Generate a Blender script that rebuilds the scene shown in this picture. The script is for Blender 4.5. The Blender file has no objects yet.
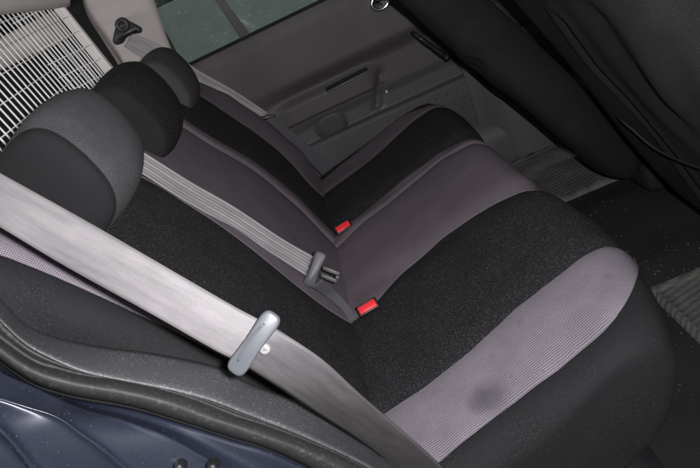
import bpy, math, random
import numpy as np
from mathutils import noise, Vector, Matrix
random.seed(4); rng = np.random.default_rng(4)
scene = bpy.context.scene
COL = scene.collection

# ------------------------------------------------------------------ camera frame (metres; x = towards the bonnet, y = across the car, z = up)
CAM = np.array([0.174, -0.6237, 0.7463]); YAW, PITCH, ROLL, FPX = 0.0858, 0.4852, -0.4549, 595.34
FW = np.array([-math.sin(YAW)*math.cos(PITCH), math.cos(YAW)*math.cos(PITCH), -math.sin(PITCH)])
_r = np.cross(FW, [0, 0, 1]); _r /= np.linalg.norm(_r); _u = np.cross(_r, FW)
RT = math.cos(ROLL)*_r + math.sin(ROLL)*_u
UP = -math.sin(ROLL)*_r + math.cos(ROLL)*_u
def ray(p): return FW + RT*(p[0]-350)/FPX - UP*(p[1]-234)/FPX
def on_y(p, y):
    d = ray(p); return CAM + d*(y-CAM[1])/d[1]
def at_depth(p, t): return CAM + ray(p)*t
TH = math.radians(25)
BN = np.array([math.cos(TH), 0, math.sin(TH)])           # backrest normal
BS = np.array([-math.sin(TH), 0, math.cos(TH)])          # up the backrest
def on_back(p, off):
    d = ray(p); return CAM + d*(off-BN@CAM)/(BN@d)
def depth_of(P): return float((np.asarray(P)-CAM)@FW)
def bpt(n, s, y): return BN*n + BS*s + np.array([0, y, 0])

# ------------------------------------------------------------------ mesh helpers
def cr(pts, n):
    """Catmull-Rom resample by arc length"""
    P = np.asarray(pts, float)
    Q = np.vstack([2*P[0]-P[1], P, 2*P[-1]-P[-2]])
    out = []
    for i in range(1, len(Q)-2):
        a, b, c, d = Q[i-1], Q[i], Q[i+1], Q[i+2]
        for t in np.linspace(0, 1, 24, endpoint=False):
            out.append(.5*((2*b)+(c-a)*t+(2*a-5*b+4*c-d)*t*t+(3*b-a-3*c+d)*t**3))
    out.append(Q[-2]); out = np.array(out)
    L = np.concatenate([[0], np.cumsum(np.linalg.norm(np.diff(out, axis=0), axis=1))])
    t = np.linspace(0, L[-1], n)
    return np.stack([np.interp(t, L, out[:, k]) for k in range(out.shape[1])], 1)

class MB:
    def __init__(s): s.v = []; s.f = []; s.uv = []; s.mi = []
    def grid(s, G, closed=False, flip=False, mi=0, uv=None):
        G = np.asarray(G, float)
        if closed: G = np.concatenate([G, G[:, :1]], 1); closed = False     # the seam is welded again in build()
        a, b = G.shape[:2]; o = len(s.v)
        s.v += [tuple(x) for x in G.reshape(-1, 3)]
        if uv is None:
            du = np.concatenate([[0], np.cumsum(np.linalg.norm(np.diff(G, axis=0), axis=2).mean(1))])
            dv = np.concatenate([[0], np.cumsum(np.linalg.norm(np.diff(G, axis=1), axis=2).mean(0))])
            uv = np.stack(np.meshgrid(du, dv, indexing='ij'), 2)
        bb = b if closed else b-1
        for i in range(a-1):
            for j in range(bb):
                k = (j+1) % b
                q = [(i, j), (i+1, j), (i+1, k), (i, k)]
                if flip: q = q[::-1]
                s.f.append([o+x*b+y for x, y in q]); s.mi.append(mi)
                s.uv.append([tuple(uv[x, y]) for x, y in q])
    def poly(s, pts, flip=False, mi=0):
        o = len(s.v); s.v += [tuple(p) for p in pts]
        idx = list(range(o, o+len(pts)))
        if flip: idx = idx[::-1]
        s.f.append(idx); s.mi.append(mi)
        s.uv.append([(s.v[i][0], s.v[i][1]) for i in idx])
    def tube(s, pts, r, n=8, mi=0, cap=True):
        P = np.asarray(pts, float); rr = np.broadcast_to(r, (len(P),))
        T = np.gradient(P, axis=0); T /= np.linalg.norm(T, axis=1)[:, None]
        ref = np.array([0, 0, 1.]) if abs(T[0][2]) < .9 else np.array([1., 0, 0])
        N = np.cross(T[0], ref); N /= np.linalg.norm(N); G = []
        for i in range(len(P)):
            N = N-T[i]*(N@T[i]); N /= np.linalg.norm(N); B = np.cross(T[i], N)
            G.append([P[i]+rr[i]*(math.cos(a)*N+math.sin(a)*B) for a in np.linspace(0, 2*math.pi, n, endpoint=False)])
        s.grid(G, closed=True, flip=False, mi=mi)
        if cap: s.poly(G[0], mi=mi); s.poly(G[-1], flip=True, mi=mi)
    def frame_box(s, c, ex, ey, ez, mi=0):
        """box with centre c and half axis vectors"""
        c, ex, ey, ez = map(lambda q: np.asarray(q, float), (c, ex, ey, ez))
        V = [c+a*ex+b*ey+d*ez for a in (-1, 1) for b in (-1, 1) for d in (-1, 1)]
        for q in ((0, 1, 3, 2), (4, 6, 7, 5), (0, 4, 5, 1), (2, 3, 7, 6), (0, 2, 6, 4), (1, 5, 7, 3)):
            s.poly([V[i] for i in q], mi=mi)
    def build(s, name, mats, parent=None, smooth=True, bevel=0, subd=0, solid=0, weld=True, sub_lvl=0):
        me = bpy.data.meshes.new(name); me.from_pydata(s.v, [], s.f)
        uvl = me.uv_layers.new(name='UVMap')
        flat = [c for f in s.uv for c in f]
        uvl.data.foreach_set('uv', np.array(flat, float).ravel())
        mats = mats if isinstance(mats, (list, tuple)) else [mats]
        for m in mats: me.materials.append(m)
        me.polygons.foreach_set('material_index', s.mi)
        me.polygons.foreach_set('use_smooth', [smooth]*len(s.f)); me.update()
        import bmesh
        bm = bmesh.new(); bm.from_mesh(me)
        if weld: bmesh.ops.remove_doubles(bm, verts=bm.verts, dist=1e-5)
        if solid == 0 or True: bmesh.ops.recalc_face_normals(bm, faces=bm.faces)
        bm.to_mesh(me); bm.free()
        o = bpy.data.objects.new(name, me); COL.objects.link(o)
        if parent is not None: o.parent = parent
        if solid:
            m = o.modifiers.new('solid', 'SOLIDIFY'); m.thickness = solid; m.offset = 0
        if bevel:
            m = o.modifiers.new('bevel', 'BEVEL'); m.width = bevel; m.segments = 3; m.limit_method = 'ANGLE'; m.angle_limit = math.radians(35)
        if subd:
            m = o.modifiers.new('sub', 'SUBSURF'); m.levels = subd; m.render_levels = subd
        return o

def thing(name, label, cat, group=None):
    o = bpy.data.objects.new(name, None); o.empty_display_size = .05; COL.objects.link(o)
    return tag(o, label, cat, group)
def tag(o, label, cat, group=None):
    o['label'] = label; o['category'] = cat
    if group: o['group'] = group
    return o
def struct(o): o['kind'] = 'structure'; return o

# ------------------------------------------------------------------ materials
def mat(name):
    m = bpy.data.materials.new(name); m.use_nodes = True
    nt = m.node_tree; b = nt.nodes['Principled BSDF']
    return m, nt, b
class NT:
    def __init__(s, nt): s.nt = nt
    def n(s, typ, **kw):
        x = s.nt.nodes.new(typ)
        for k, v in kw.items():
            if k.startswith('i_'): x.inputs[k[2:].replace('_', ' ')].default_value = v
            else: setattr(x, k, v)
        return x
    def l(s, a, b): s.nt.links.new(a, b)
    def math(s, op, a, b=None, c=None, clamp=False):
        x = s.nt.nodes.new('ShaderNodeMath'); x.operation = op; x.use_clamp = clamp
        for i, q in enumerate((a, b, c)):
            if q is None: continue
            if isinstance(q, (int, float)): x.inputs[i].default_value = q
            else: s.l(q, x.inputs[i])
        return x.outputs[0]
    def mix(s, f, a, b):
        x = s.nt.nodes.new('ShaderNodeMix'); x.data_type = 'RGBA'
        if isinstance(f, (int, float)): x.inputs[0].default_value = f
        else: s.l(f, x.inputs[0])
        for i, q in ((6, a), (7, b)):
            if isinstance(q, tuple): x.inputs[i].default_value = (*q, 1) if len(q) == 3 else q
            else: s.l(q, x.inputs[i])
        return x.outputs[2]
    def ramp(s, v, lo, hi):
        x = s.nt.nodes.new('ShaderNodeMapRange'); x.clamp = True
        x.inputs[1].default_value = lo; x.inputs[2].default_value = hi
        s.l(v, x.inputs[0]); return x.outputs[0]

def weave(name, dark, light, pu, pv, bump=.5, rough=.9, speck=0.0, speck_col=(.3, .3, .3), blotch=.25, sheen=.0, stain=None, noise_scale=900, diag=False, spec=.2, streak=0., splo=.62, sphi=.78):
    m, nt, b = mat(name); N = NT(nt)
    uv = N.n('ShaderNodeUVMap', uv_map='UVMap'); tc = N.n('ShaderNodeTexCoord')
    wob = N.n('ShaderNodeTexNoise', i_Scale=45., i_Detail=3.); N.l(uv.outputs[0], wob.inputs['Vector'])
    sep = N.n('ShaderNodeSeparateXYZ'); N.l(uv.outputs[0], sep.inputs[0])
    w = N.math('MULTIPLY', N.math('SUBTRACT', wob.outputs[0], .5), 0.0034)
    u = N.math('ADD', sep.outputs[0], w); v = N.math('ADD', sep.outputs[1], w)
    if diag:
        u, v = N.math('ADD', u, v), N.math('SUBTRACT', u, v)
    a = N.math('SINE', N.math('MULTIPLY', u, 2*math.pi/pu)); c = N.math('SINE', N.math('MULTIPLY', v, 2*math.pi/pv))
    h = N.math('ADD', N.math('MULTIPLY', N.math('MULTIPLY', a, c), .5), .5)
    fine = N.n('ShaderNodeTexNoise', i_Scale=float(noise_scale), i_Detail=3., i_Roughness=.7); N.l(tc.outputs['Object'], fine.inputs['Vector'])
    h2 = N.math('ADD', N.math('MULTIPLY', h, .65), N.math('MULTIPLY', fine.outputs[0], .5))
    f = N.ramp(h2, .3, .85)
    colr = N.mix(f, dark, light)
    if speck:
        sp = N.n('ShaderNodeTexNoise', i_Scale=float(noise_scale)*.75, i_Detail=1.); N.l(tc.outputs['Object'], sp.inputs['Vector'])
        colr = N.mix(N.math('MULTIPLY', N.ramp(sp.outputs[0], splo, sphi), speck), colr, speck_col)
    bl = N.n('ShaderNodeTexNoise', i_Scale=14., i_Detail=6., i_Roughness=.65); N.l(tc.outputs['Object'], bl.inputs['Vector'])
    colr = N.mix(N.math('MULTIPLY', N.ramp(bl.outputs[0], .35, .75), blotch), colr, tuple(x*.45 for x in dark))
    if streak:
        cx = N.n('ShaderNodeCombineXYZ'); N.l(N.math('MULTIPLY', sep.outputs[0], 9.), cx.inputs[0]); N.l(N.math('MULTIPLY', sep.outputs[1], 75.), cx.inputs[1])
        sn_ = N.n('ShaderNodeTexNoise', i_Scale=1., i_Detail=4., i_Roughness=.6); N.l(cx.outputs[0], sn_.inputs['Vector'])
        colr = N.mix(N.math('MULTIPLY', N.ramp(sn_.outputs[0], .38, .68), streak), colr, tuple(x*.5 for x in dark))
    if stain:
        for (pos, rad, amt) in stain:
            d = N.n('ShaderNodeVectorMath', operation='DISTANCE'); N.l(tc.outputs['Object'], d.inputs[0]); d.inputs[1].default_value = pos
            dn = N.math('ADD', d.outputs['Value'], N.math('MULTIPLY', N.math('SUBTRACT', bl.outputs[0], .5), rad*1.6))
            k = N.math('MULTIPLY', N.math('SUBTRACT', 1.0, N.ramp(dn, rad*.35, rad)), amt)
            colr = N.mix(k, colr, tuple(x*.5 for x in dark))
    N.l(colr, b.inputs['Base Color'])
    b.inputs['Roughness'].default_value = rough; b.inputs['Specular IOR Level'].default_value = spec
    b.inputs['Sheen Weight'].default_value = sheen; b.inputs['Sheen Roughness'].default_value = .5
    bp = N.n('ShaderNodeBump', i_Strength=bump, i_Distance=.0015); N.l(h2, bp.inputs['Height']); N.l(bp.outputs[0], b.inputs['Normal'])
    return m

def grainy(name, col, rough=.5, bump=.3, scale=700., var=.35, spec=.4, dust=0., dust_col=(.3, .28, .26), dscale=18., coat=0., metal=0., bdist=.0006):
    m, nt, b = mat(name); N = NT(nt)
    tc = N.n('ShaderNodeTexCoord')
    g = N.n('ShaderNodeTexNoise', i_Scale=scale, i_Detail=2.); N.l(tc.outputs['Object'], g.inputs['Vector'])
    big = N.n('ShaderNodeTexNoise', i_Scale=dscale, i_Detail=6., i_Roughness=.65); N.l(tc.outputs['Object'], big.inputs['Vector'])
    c = N.mix(N.math('MULTIPLY', N.ramp(big.outputs[0], .3, .7), var), col, tuple(x*.5 for x in col))
    if dust:
        fl = N.n('ShaderNodeTexNoise', i_Scale=scale*.6, i_Detail=2.); N.l(tc.outputs['Object'], fl.inputs['Vector'])
        k = N.math('MULTIPLY', N.math('MULTIPLY', N.ramp(fl.outputs[0], .52, .75), N.ramp(big.outputs[0], .38, .68)), dust)
        c = N.mix(k, c, dust_col)
    N.l(c, b.inputs['Base Color'])
    r = N.math('ADD', N.math('MULTIPLY', N.math('SUBTRACT', big.outputs[0], .5), .25), rough, clamp=True); N.l(r, b.inputs['Roughness'])
    b.inputs['Specular IOR Level'].default_value = spec; b.inputs['Coat Weight'].default_value = coat; b.inputs['Metallic'].default_value = metal
    bp = N.n('ShaderNodeBump', i_Strength=bump, i_Distance=bdist); N.l(g.outputs[0], bp.inputs['Height']); N.l(bp.outputs[0], b.inputs['Normal'])
    return m

M = {}
M['black_knit'] = weave('black_knit', (.002, .002, .0024), (.036, .036, .039), .0048, .0042, bump=1., speck=.75, speck_col=(.085, .085, .092), blotch=.3, noise_scale=470, splo=.52, sphi=.74)
M['lavender'] = weave('lavender_weave', (.085, .074, .090), (.385, .345, .400), .0052, .0052, bump=.8, blotch=.3, diag=True,
                      stain=[((.205, .045, .028), .040, .45), ((.185, .055, .025), .028, .3), ((.45, .13, .085), .012, .25), ((.30, .15, .05), .014, .18)])
M['mauve'] = weave('mauve_weave', (.044, .036, .044), (.232, .196, .228), .0052, .0046, bump=.8, blotch=.2)  # same lavender cloth, light lost to distance and angle put into the colour
M['mauve_dark'] = weave('mauve_dark', (.040, .031, .038), (.18, .15, .175), .0052, .0046, bump=.8, blotch=.2)  # lavender of the far bands, colour darkened again for the weaker light there
M['headrest_weave'] = weave('headrest_weave', (.010, .010, .0115), (.24, .24, .255), .0042, .0036, bump=1., blotch=.35)
M['charcoal'] = grainy('charcoal_cloth', (.017, .017, .0187), rough=.85, bump=.7, scale=700., var=.4, spec=.2, dust=.3, dust_col=(.11, .11, .11), dscale=14.)
M['cap_cloth'] = grainy('cap_cloth', (.017, .017, .0185), rough=.85, bump=.5, scale=1100., var=.15, spec=.2, dscale=14.)
M['far_cloth'] = grainy('far_headrest_cloth', (.062, .060, .064), rough=.85, bump=.6, scale=700., var=.3, spec=.2, dscale=14.)
M['seat_black'] = weave('seat_back_cloth', (.003, .003, .0034), (.027, .027, .029), .0027, .0027, bump=.8, blotch=.3, speck=.3, speck_col=(.08, .08, .085), noise_scale=700)
M['pocket_black'] = weave('pocket_cloth', (.008, .008, .009), (.028, .028, .031), .0022, .0022, bump=.4, blotch=.3, noise_scale=800)
M['piping'] = grainy('piping', (.15, .13, .15), rough=.8, bump=.3)
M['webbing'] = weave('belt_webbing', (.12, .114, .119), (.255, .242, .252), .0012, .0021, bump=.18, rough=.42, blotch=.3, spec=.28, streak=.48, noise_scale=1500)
M['webbing_grey'] = weave('belt_webbing_grey', (.055, .052, .056), (.155, .146, .152), .0012, .0021, bump=.18, rough=.42, blotch=.3, spec=.28, streak=.48, noise_scale=1500)  # same webbing below the tongue, shade of its turned face put into the colour
M['webbing_far'] = weave('belt_webbing_far', (.24, .228, .236), (.46, .435, .45), .0016, .0028, bump=.35, rough=.5, streak=.45, blotch=.2, noise_scale=1500)  # same webbing with brighter colour, makes up for weak flash on the farther belts
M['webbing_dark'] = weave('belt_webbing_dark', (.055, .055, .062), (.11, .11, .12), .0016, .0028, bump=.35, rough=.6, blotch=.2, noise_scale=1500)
M['tongue'] = grainy('grey_plastic', (.085, .092, .103), rough=.42, bump=.15, scale=1500., var=.1, spec=.5)
M['tongue_dark'] = grainy('slate_plastic', (.062, .065, .074), rough=.45, bump=.15, scale=1500., var=.1, spec=.5)
M['anchor'] = grainy('anchor_plastic', (.028, .029, .034), rough=.45, bump=.2, scale=1200., var=.2, spec=.5)
M['black_plastic'] = grainy('black_plastic', (.012, .012, .013), rough=.4, bump=.2, scale=900., var=.2, spec=.45)
M['black_metal'] = grainy('black_metal', (.015, .015, .016), rough=.45, bump=.05, var=.2, spec=.4)
M['red'] = grainy('red_plastic', (.80, .03, .04), rough=.33, bump=.1, scale=900., var=.12, spec=.5)
M['stud'] = grainy('stud_plastic', (.24, .24, .245), rough=.3, bump=.05, var=.1, spec=.5)
M['door'] = grainy('door_plastic', (.082, .075, .080), rough=.6, bump=.55, scale=520., var=.22, spec=.35, dscale=5.)
M['door_low'] = grainy('door_low_plastic', (.078, .078, .084), rough=.5, bump=.4, scale=600., var=.25, spec=.4, dust=.12, dscale=9.)
M['trim'] = grainy('pillar_plastic', (.47, .43, .42), rough=.6, bump=.3, scale=500., var=.12, spec=.3, dscale=5.)
M['lining'] = grainy('roof_cloth', (.52, .49, .47), rough=.9, bump=.4, scale=800., var=.1, spec=.1)
M['sill'] = grainy('sill_plastic', (.072, .074, .080), rough=.5, bump=.6, scale=620., var=.35, spec=.45, dust=.75, dust_col=(.30, .30, .32), dscale=26.)
M['rubber'] = grainy('rubber_seal', (.030, .029, .029), rough=.62, bump=.35, scale=300., var=.5, spec=.4, dust=.4, dust_col=(.16, .15, .14), dscale=40.)
M['gap'] = grainy('dark_gap', (.004, .004, .004), rough=.8, bump=.1)
M['carpet'] = grainy('carpet', (.028, .028, .029), rough=.95, bump=1., scale=420., var=.5, spec=.1, dust=.3, dust_col=(.065, .057, .047), dscale=11., bdist=.003)
M['cargo_dark'] = grainy('cargo_carpet', (.022, .026, .024), rough=.95, bump=.6, scale=300., var=.5, spec=.1, dust=.3, dust_col=(.07, .08, .075))
M['white_wire'] = grainy('white_wire', (.9, .89, .87), rough=.45, bump=.05, var=.12, spec=.5)
M['cream'] = grainy('cream_plastic', (.74, .70, .68), rough=.5, bump=.1, var=.12, spec=.4)
M['chrome'] = grainy('chrome', (.75, .75, .76), rough=.2, bump=.02, var=.1, metal=1.)
M['seat_plastic'] = grainy('seat_base_plastic', (.020, .021, .025), rough=.5, bump=.4, scale=600., var=.25, spec=.35)
M['lint'] = grainy('lint', (.16, .16, .16), rough=.9, bump=.1)
M['crumb'] = grainy('crumb', (.22, .18, .13), rough=.9, bump=.2, var=.4)
M['reflector'] = grainy('reflector', (.85, .82, .80), rough=.25, bump=.05, var=.05)

def mk_mat_rubber():
    m, nt, b = mat('mat_rubber'); N = NT(nt); tc = N.n('ShaderNodeTexCoord')
    mp = N.n('ShaderNodeMapping'); N.l(tc.outputs['Object'], mp.inputs[0]); mp.inputs['Rotation'].default_value = (0, 0, math.radians(-16))
    wv = N.n('ShaderNodeTexWave', i_Scale=18., i_Distortion=2.2, i_Detail=2.); wv.inputs['Detail Scale'].default_value = 3.; wv.bands_direction = 'Y'; N.l(mp.outputs[0], wv.inputs['Vector'])
    n1 = N.n('ShaderNodeTexNoise', i_Scale=14., i_Detail=8., i_Roughness=.7); N.l(tc.outputs['Object'], n1.inputs['Vector'])
    n2 = N.n('ShaderNodeTexNoise', i_Scale=210., i_Detail=4., i_Roughness=.7); N.l(tc.outputs['Object'], n2.inputs['Vector'])
    vo = N.n('ShaderNodeTexVoronoi', i_Scale=42.); vo.feature = 'DISTANCE_TO_EDGE'; N.l(tc.outputs['Object'], vo.inputs['Vector'])
    c = N.mix(N.ramp(n1.outputs[0], .3, .7), (.075, .076, .078), (.125, .125, .122))
    k = N.math('MULTIPLY', N.ramp(n2.outputs[0], .45, .72), N.ramp(n1.outputs[0], .42, .68))
    c = N.mix(N.math('MULTIPLY', k, .7), c, (.22, .195, .155))
    c = N.mix(N.math('MULTIPLY', N.ramp(wv.outputs[1], .2, .9), .22), c, (.03, .03, .031))
    N.l(c, b.inputs['Base Color']); b.inputs['Roughness'].default_value = .55; b.inputs['Specular IOR Level'].default_value = .35
    hh = N.math('ADD', N.math('MULTIPLY', wv.outputs[1], .4), N.math('ADD', N.math('MULTIPLY', n2.outputs[0], .4), N.math('MULTIPLY', N.ramp(vo.outputs[0], 0, .05), .10)))
    bp = N.n('ShaderNodeBump', i_Strength=.9, i_Distance=.004); N.l(hh, bp.inputs['Height']); N.l(bp.outputs[0], b.inputs['Normal'])
    return m
M['mat'] = mk_mat_rubber()

def mk_paint():
    m, nt, b = mat('blue_paint'); N = NT(nt); tc = N.n('ShaderNodeTexCoord')
    n1 = N.n('ShaderNodeTexNoise', i_Scale=30., i_Detail=6., i_Roughness=.7); N.l(tc.outputs['Object'], n1.inputs['Vector'])
    fl = N.n('ShaderNodeTexNoise', i_Scale=2200., i_Detail=1.); N.l(tc.outputs['Object'], fl.inputs['Vector'])
    c = N.mix(N.ramp(fl.outputs[0], .4, .7), (.012, .015, .028), (.025, .031, .052))
    c = N.mix(N.math('MULTIPLY', N.ramp(n1.outputs[0], .45, .8), .35), c, (.030, .034, .045))
    N.l(c, b.inputs['Base Color']); b.inputs['Roughness'].default_value = .45; b.inputs['Metallic'].default_value = .2
    b.inputs['Coat Weight'].default_value = .5; b.inputs['Coat Roughness'].default_value = .22
    bp = N.n('ShaderNodeBump', i_Strength=.15, i_Distance=.001); N.l(n1.outputs[0], bp.inputs['Height']); N.l(bp.outputs[0], b.inputs['Normal'])
    return m
M['paint'] = mk_paint()

def mk_glass(name, tint, alpha_rough=.0):
    m, nt, b = mat(name); N = NT(nt); tc = N.n('ShaderNodeTexCoord')
    nt.nodes.remove(b); out = nt.nodes['Material Output']
    tr = N.n('ShaderNodeBsdfTransparent'); tr.inputs[0].default_value = (*tint, 1)
    gl = N.n('ShaderNodeBsdfGlossy'); gl.inputs['Roughness'].default_value = .05
    df = N.n('ShaderNodeBsdfDiffuse'); df.inputs[0].default_value = (.45, .52, .48, 1)
    vo = N.n('ShaderNodeTexVoronoi', i_Scale=60.); vo.inputs['Randomness'].default_value = 1.; N.l(tc.outputs['Object'], vo.inputs['Vector'])
    no = N.n('ShaderNodeTexNoise', i_Scale=20., i_Detail=5.); N.l(tc.outputs['Object'], no.inputs['Vector'])
    k = N.math('MULTIPLY', N.math('SUBTRACT', 1., N.ramp(vo.outputs[0], .05, .22)), N.ramp(no.outputs[0], .45, .58))
    k = N.math('ADD', N.math('MULTIPLY', k, .6), N.math('MULTIPLY', N.ramp(no.outputs[0], .3, .8), .10))
    m1 = N.n('ShaderNodeMixShader'); N.l(k, m1.inputs[0]); N.l(tr.outputs[0], m1.inputs[1]); N.l(df.outputs[0], m1.inputs[2])
    m2 = N.n('ShaderNodeMixShader'); fr = N.n('ShaderNodeFresnel'); fr.inputs[0].default_value = 1.45
    N.l(N.math('MULTIPLY', fr.outputs[0], .7), m2.inputs[0]); N.l(m1.outputs[0], m2.inputs[1]); N.l(gl.outputs[0], m2.inputs[2])
    N.l(m2.outputs[0], out.inputs[0]); return m
M['glass'] = mk_glass('wet_window_glass', (.74, .79, .765))
def mk_drop():
    m, nt, b = mat('water_drop'); b.inputs['Base Color'].default_value = (.22, .26, .34, 1); b.inputs['Roughness'].default_value = .2
    b.inputs['Transmission Weight'].default_value = .75; b.inputs['IOR'].default_value = 1.33
    return m
M['drop'] = mk_drop()
def mk_ground():
    m, nt, b = mat('wet_grass_ground'); N = NT(nt); tc = N.n('ShaderNodeTexCoord')
    a = N.n('ShaderNodeTexNoise', i_Scale=3., i_Detail=8., i_Roughness=.7); N.l(tc.outputs['Object'], a.inputs['Vector'])
    g = N.n('ShaderNodeTexNoise', i_Scale=60., i_Detail=4.); N.l(tc.outputs['Object'], g.inputs['Vector'])
    c = N.mix(N.ramp(a.outputs[0], .3, .7), (.25, .28, .262), (.38, .405, .39)); c = N.mix(N.math('MULTIPLY', N.ramp(g.outputs[0], .4, .7), .4), c, (.14, .18, .15))
    N.l(c, b.inputs['Base Color']); b.inputs['Roughness'].default_value = .9; return m
M['ground'] = mk_ground()

def sst(x, a, b):
    t = min(1, max(0, (x-a)/(b-a))); return t*t*(3-2*t)
# ------------------------------------------------------------------ REAR SEAT
seat = thing('rear_seat', 'rear bench seat in black and lavender grey cloth with three headrests', 'car seat')

PROF = cr([(-.06, -.045), (-.02, -.012), (.05, .004), (.12, .012), (.2, .025), (.3, .05), (.4, .076), (.465, .085), (.508, .072), (.530, .035), (.532, -.01),
           (.508, -.085), (.465, -.14), (.40, -.178), (.33, -.195)], 150)
PT = np.gradient(PROF, axis=0); PT /= np.linalg.norm(PT, axis=1)[:, None]
PNrm = np.stack([-PT[:, 1], PT[:, 0]], 1)                # outward (up at the top)
NP_ = len(PROF)
ITOP = int(np.argmax(PROF[:, 0]))                        # foremost point
FXY = ([-.05, .0, .10, .2, .32, .5, .6, .8, 1.0, 1.15, 1.28], [.78, .82, .92, .97, .97, .86, .82, .80, .82, .80, .70])
def cush(i, y, off=0.):
    x, z = PROF[i]; nx, nz = PNrm[i]
    if x > .3: x = .3+(x-.3)*np.interp(y, *FXY)
    dip = -.006*math.exp(-((y-.86)/.03)**2)-.006*math.exp(-((y-.50)/.03)**2)
    o = off+dip*(1 if x > 0.02 else 0)
    o += .0022*noise.noise(Vector((x*9, y*9, 1.3)))+.0011*noise.noise(Vector((x*24, y*17, 4.)))+.0008*noise.noise(Vector((x*11, y*52, 8.)))*math.exp(-x/.10)*(x > 0)
    return np.array([x+nx*o, y, z+nz*o])
def bnd(tab, after):
    """boundary y for every profile index: by x on the top, eased to 'after' below the front edge"""
    xs, ys = zip(*tab); out = []
    for i in range(NP_):
        if i <= ITOP-15: out.append(np.interp(PROF[i, 0], xs, ys))
        else: out.append(None)
    k0 = ITOP-15; y0 = out[k0]
    for i in range(k0+1, NP_):
        t = min(1, (i-k0)/19); t = t*t*(3-2*t); out[i] = y0*(1-t)+after*t
    out = np.array(out); ker = np.ones(7)/7
    return np.convolve(np.pad(out, 3, mode='edge'), ker, 'valid')
def traced(pxs, start, after):
    """seam traced on the cushion surface"""
    ygrid = np.linspace(-.06, .45, 180); S_ = np.array([[cush(i, y) for y in ygrid] for i in range(NP_)])
    d = S_-CAM; z = d@FW; U_ = np.stack([350+FPX*(d@RT)/z, 234-FPX*(d@UP)/z], 2); ii, yy = [0], [start]
    for p in pxs:
        e = np.hypot(U_[..., 0]-p[0], U_[..., 1]-p[1])+ (np.arange(NP_) > ITOP+6)[:, None]*50
        i, j = np.unravel_index(np.argmin(e), e.shape); ii.append(i); yy.append(ygrid[j])
    o = np.argsort(ii); ii = np.array(ii)[o]; yy = np.array(yy)[o]; last = ii[-1]
    ii = np.append(ii, [last+1, last+3, NP_-1]); yy = np.append(yy, [yy[-1]*.6+after*.4, after, after]); out = np.interp(np.arange(NP_), ii, yy)
    return np.convolve(np.pad(out, 2, mode='edge'), np.ones(5)/5, 'valid')
b0 = traced([(438, 464), (466, 440), (500, 415), (533, 389), (565, 365), (593, 342), (608, 328), (621, 311), (630, 296), (636, 279), (637, 268)], -.02, .225)
b1 = bnd([(-.06, .11), (0, .128), (.1, .138), (.2, .162), (.3, .187), (.4, .196), (.48, .212)], .226)
b1 = np.maximum(b1, b0+.0012)
b2 = bnd([(-.06, .41), (.0, .415), (.06, .43), (.143, .495), (.26, .525), (.33, .518), (.40, .508), (.457, .495)], .49)
b3 = bnd([(-.06, .73), (.03, .755), (.1, .80), (.22, .836), (.30, .846), (.38, .838), (.424, .815)], .80)
b4 = bnd([(-.06, .79), (.0, .80), (.063, .838), (.15, .876), (.25, .893), (.29, .888), (.38, .880), (.436, .862)], .84)
b5 = bnd([(-.06, 1.09), (0, 1.108), (.085, 1.12), (.18, 1.150), (.3, 1.178), (.4, 1.178), (.44, 1.175)], 1.13)
b6 = bnd([(-.06, 1.18), (0, 1.215), (.1, 1.262), (.2, 1.292), (.3, 1.296), (.37, 1.280), (.44, 1.21)], 1.132)
b6 = np.maximum(b6, b5+.0015)

def cush_panel(ya, yb, nv, puff, i0=0, i1=NP_, base=0.):
    G = []
    for i in range(i0, i1):
        row = []
        w = min(1., (yb[i]-ya[i])/.05)
        for t in np.linspace(0, 1, nv):
            e = 1-abs(2*t-1)**5
            row.append(cush(i, ya[i]*(1-t)+yb[i]*t, base+puff*e*w))
        G.append(row)
    return np.array(G)

# cushion body: near flank, far flank, underside, all charcoal cloth
def flank(edge, ysign, yedge_tab):
    G = []; cx, cz = .24, -.11
    rows = []
    ye = np.interp(PROF[:, 0], *yedge_tab)
    ring0 = np.array([cush(i, edge[i]) for i in range(NP_)])
    ctrl = np.array([cush(i, ye[i]) for i in range(NP_)])
    cen = np.array([cx, 0, cz])
    ins = []
    for i in range(NP_):
        p = ctrl[i].copy(); d = cen-p; d[1] = 0; L = np.linalg.norm(d); p += d/L*min(.04, L*.4); p[1] = ye[i]-ysign*.010; ins.append(p)
    ins = np.array(ins)
    for t in np.linspace(0, 1, 9): G.append((1-t)**2*ring0+2*t*(1-t)*ctrl+t*t*ins)
    for t in np.linspace(.12, 1, 8):
        R = ins*(1-t)+np.array([cx, 0, cz])*t; R[:, 1] = ins[:, 1]*(1-t)+(np.mean(ye)-ysign*.014)*t; G.append(R)
    return np.array(G)
mb = MB()
mb.grid(flank(b0, 1, ([-.06, .15, .45, .53], [-.045, -.032, -.004, .0])))
mb.grid(flank(b6, -1, ([-.06, .15, .45, .53], [1.28, 1.32, 1.29, 1.27])))
mb.grid([[cush(i, b0[i]*(1-t)+b6[i]*t, -.004*min(1, 40*t*(1-t))) for t in np.linspace(0, 1, 60)] for i in range(NP_)])
cushion = mb.build('seat_cushion', M['charcoal'], seat)
def panel(name, ya, yb, m, nv, puff, parent, i1=NP_, base=0.0008):
    mb = MB(); mb.grid(cush_panel(ya, yb, nv, puff, 0, i1, base)); return mb.build(name, m, parent)
panel('outer_band', b0, b1, M['lavender'], 14, .004, cushion)
panel('insert_panel', b1, b2, M['black_knit'], 20, .008, cushion)
panel('centre_panel', b2, b3, M['mauve'], 20, .007, cushion)
panel('bolster_strip', b3, b4, M['mauve'], 9, .007, cushion)
panel('insert_panel', b4, b5, M['black_knit'], 20, .008, cushion)
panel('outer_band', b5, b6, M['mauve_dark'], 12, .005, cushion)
mb = MB()
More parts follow.
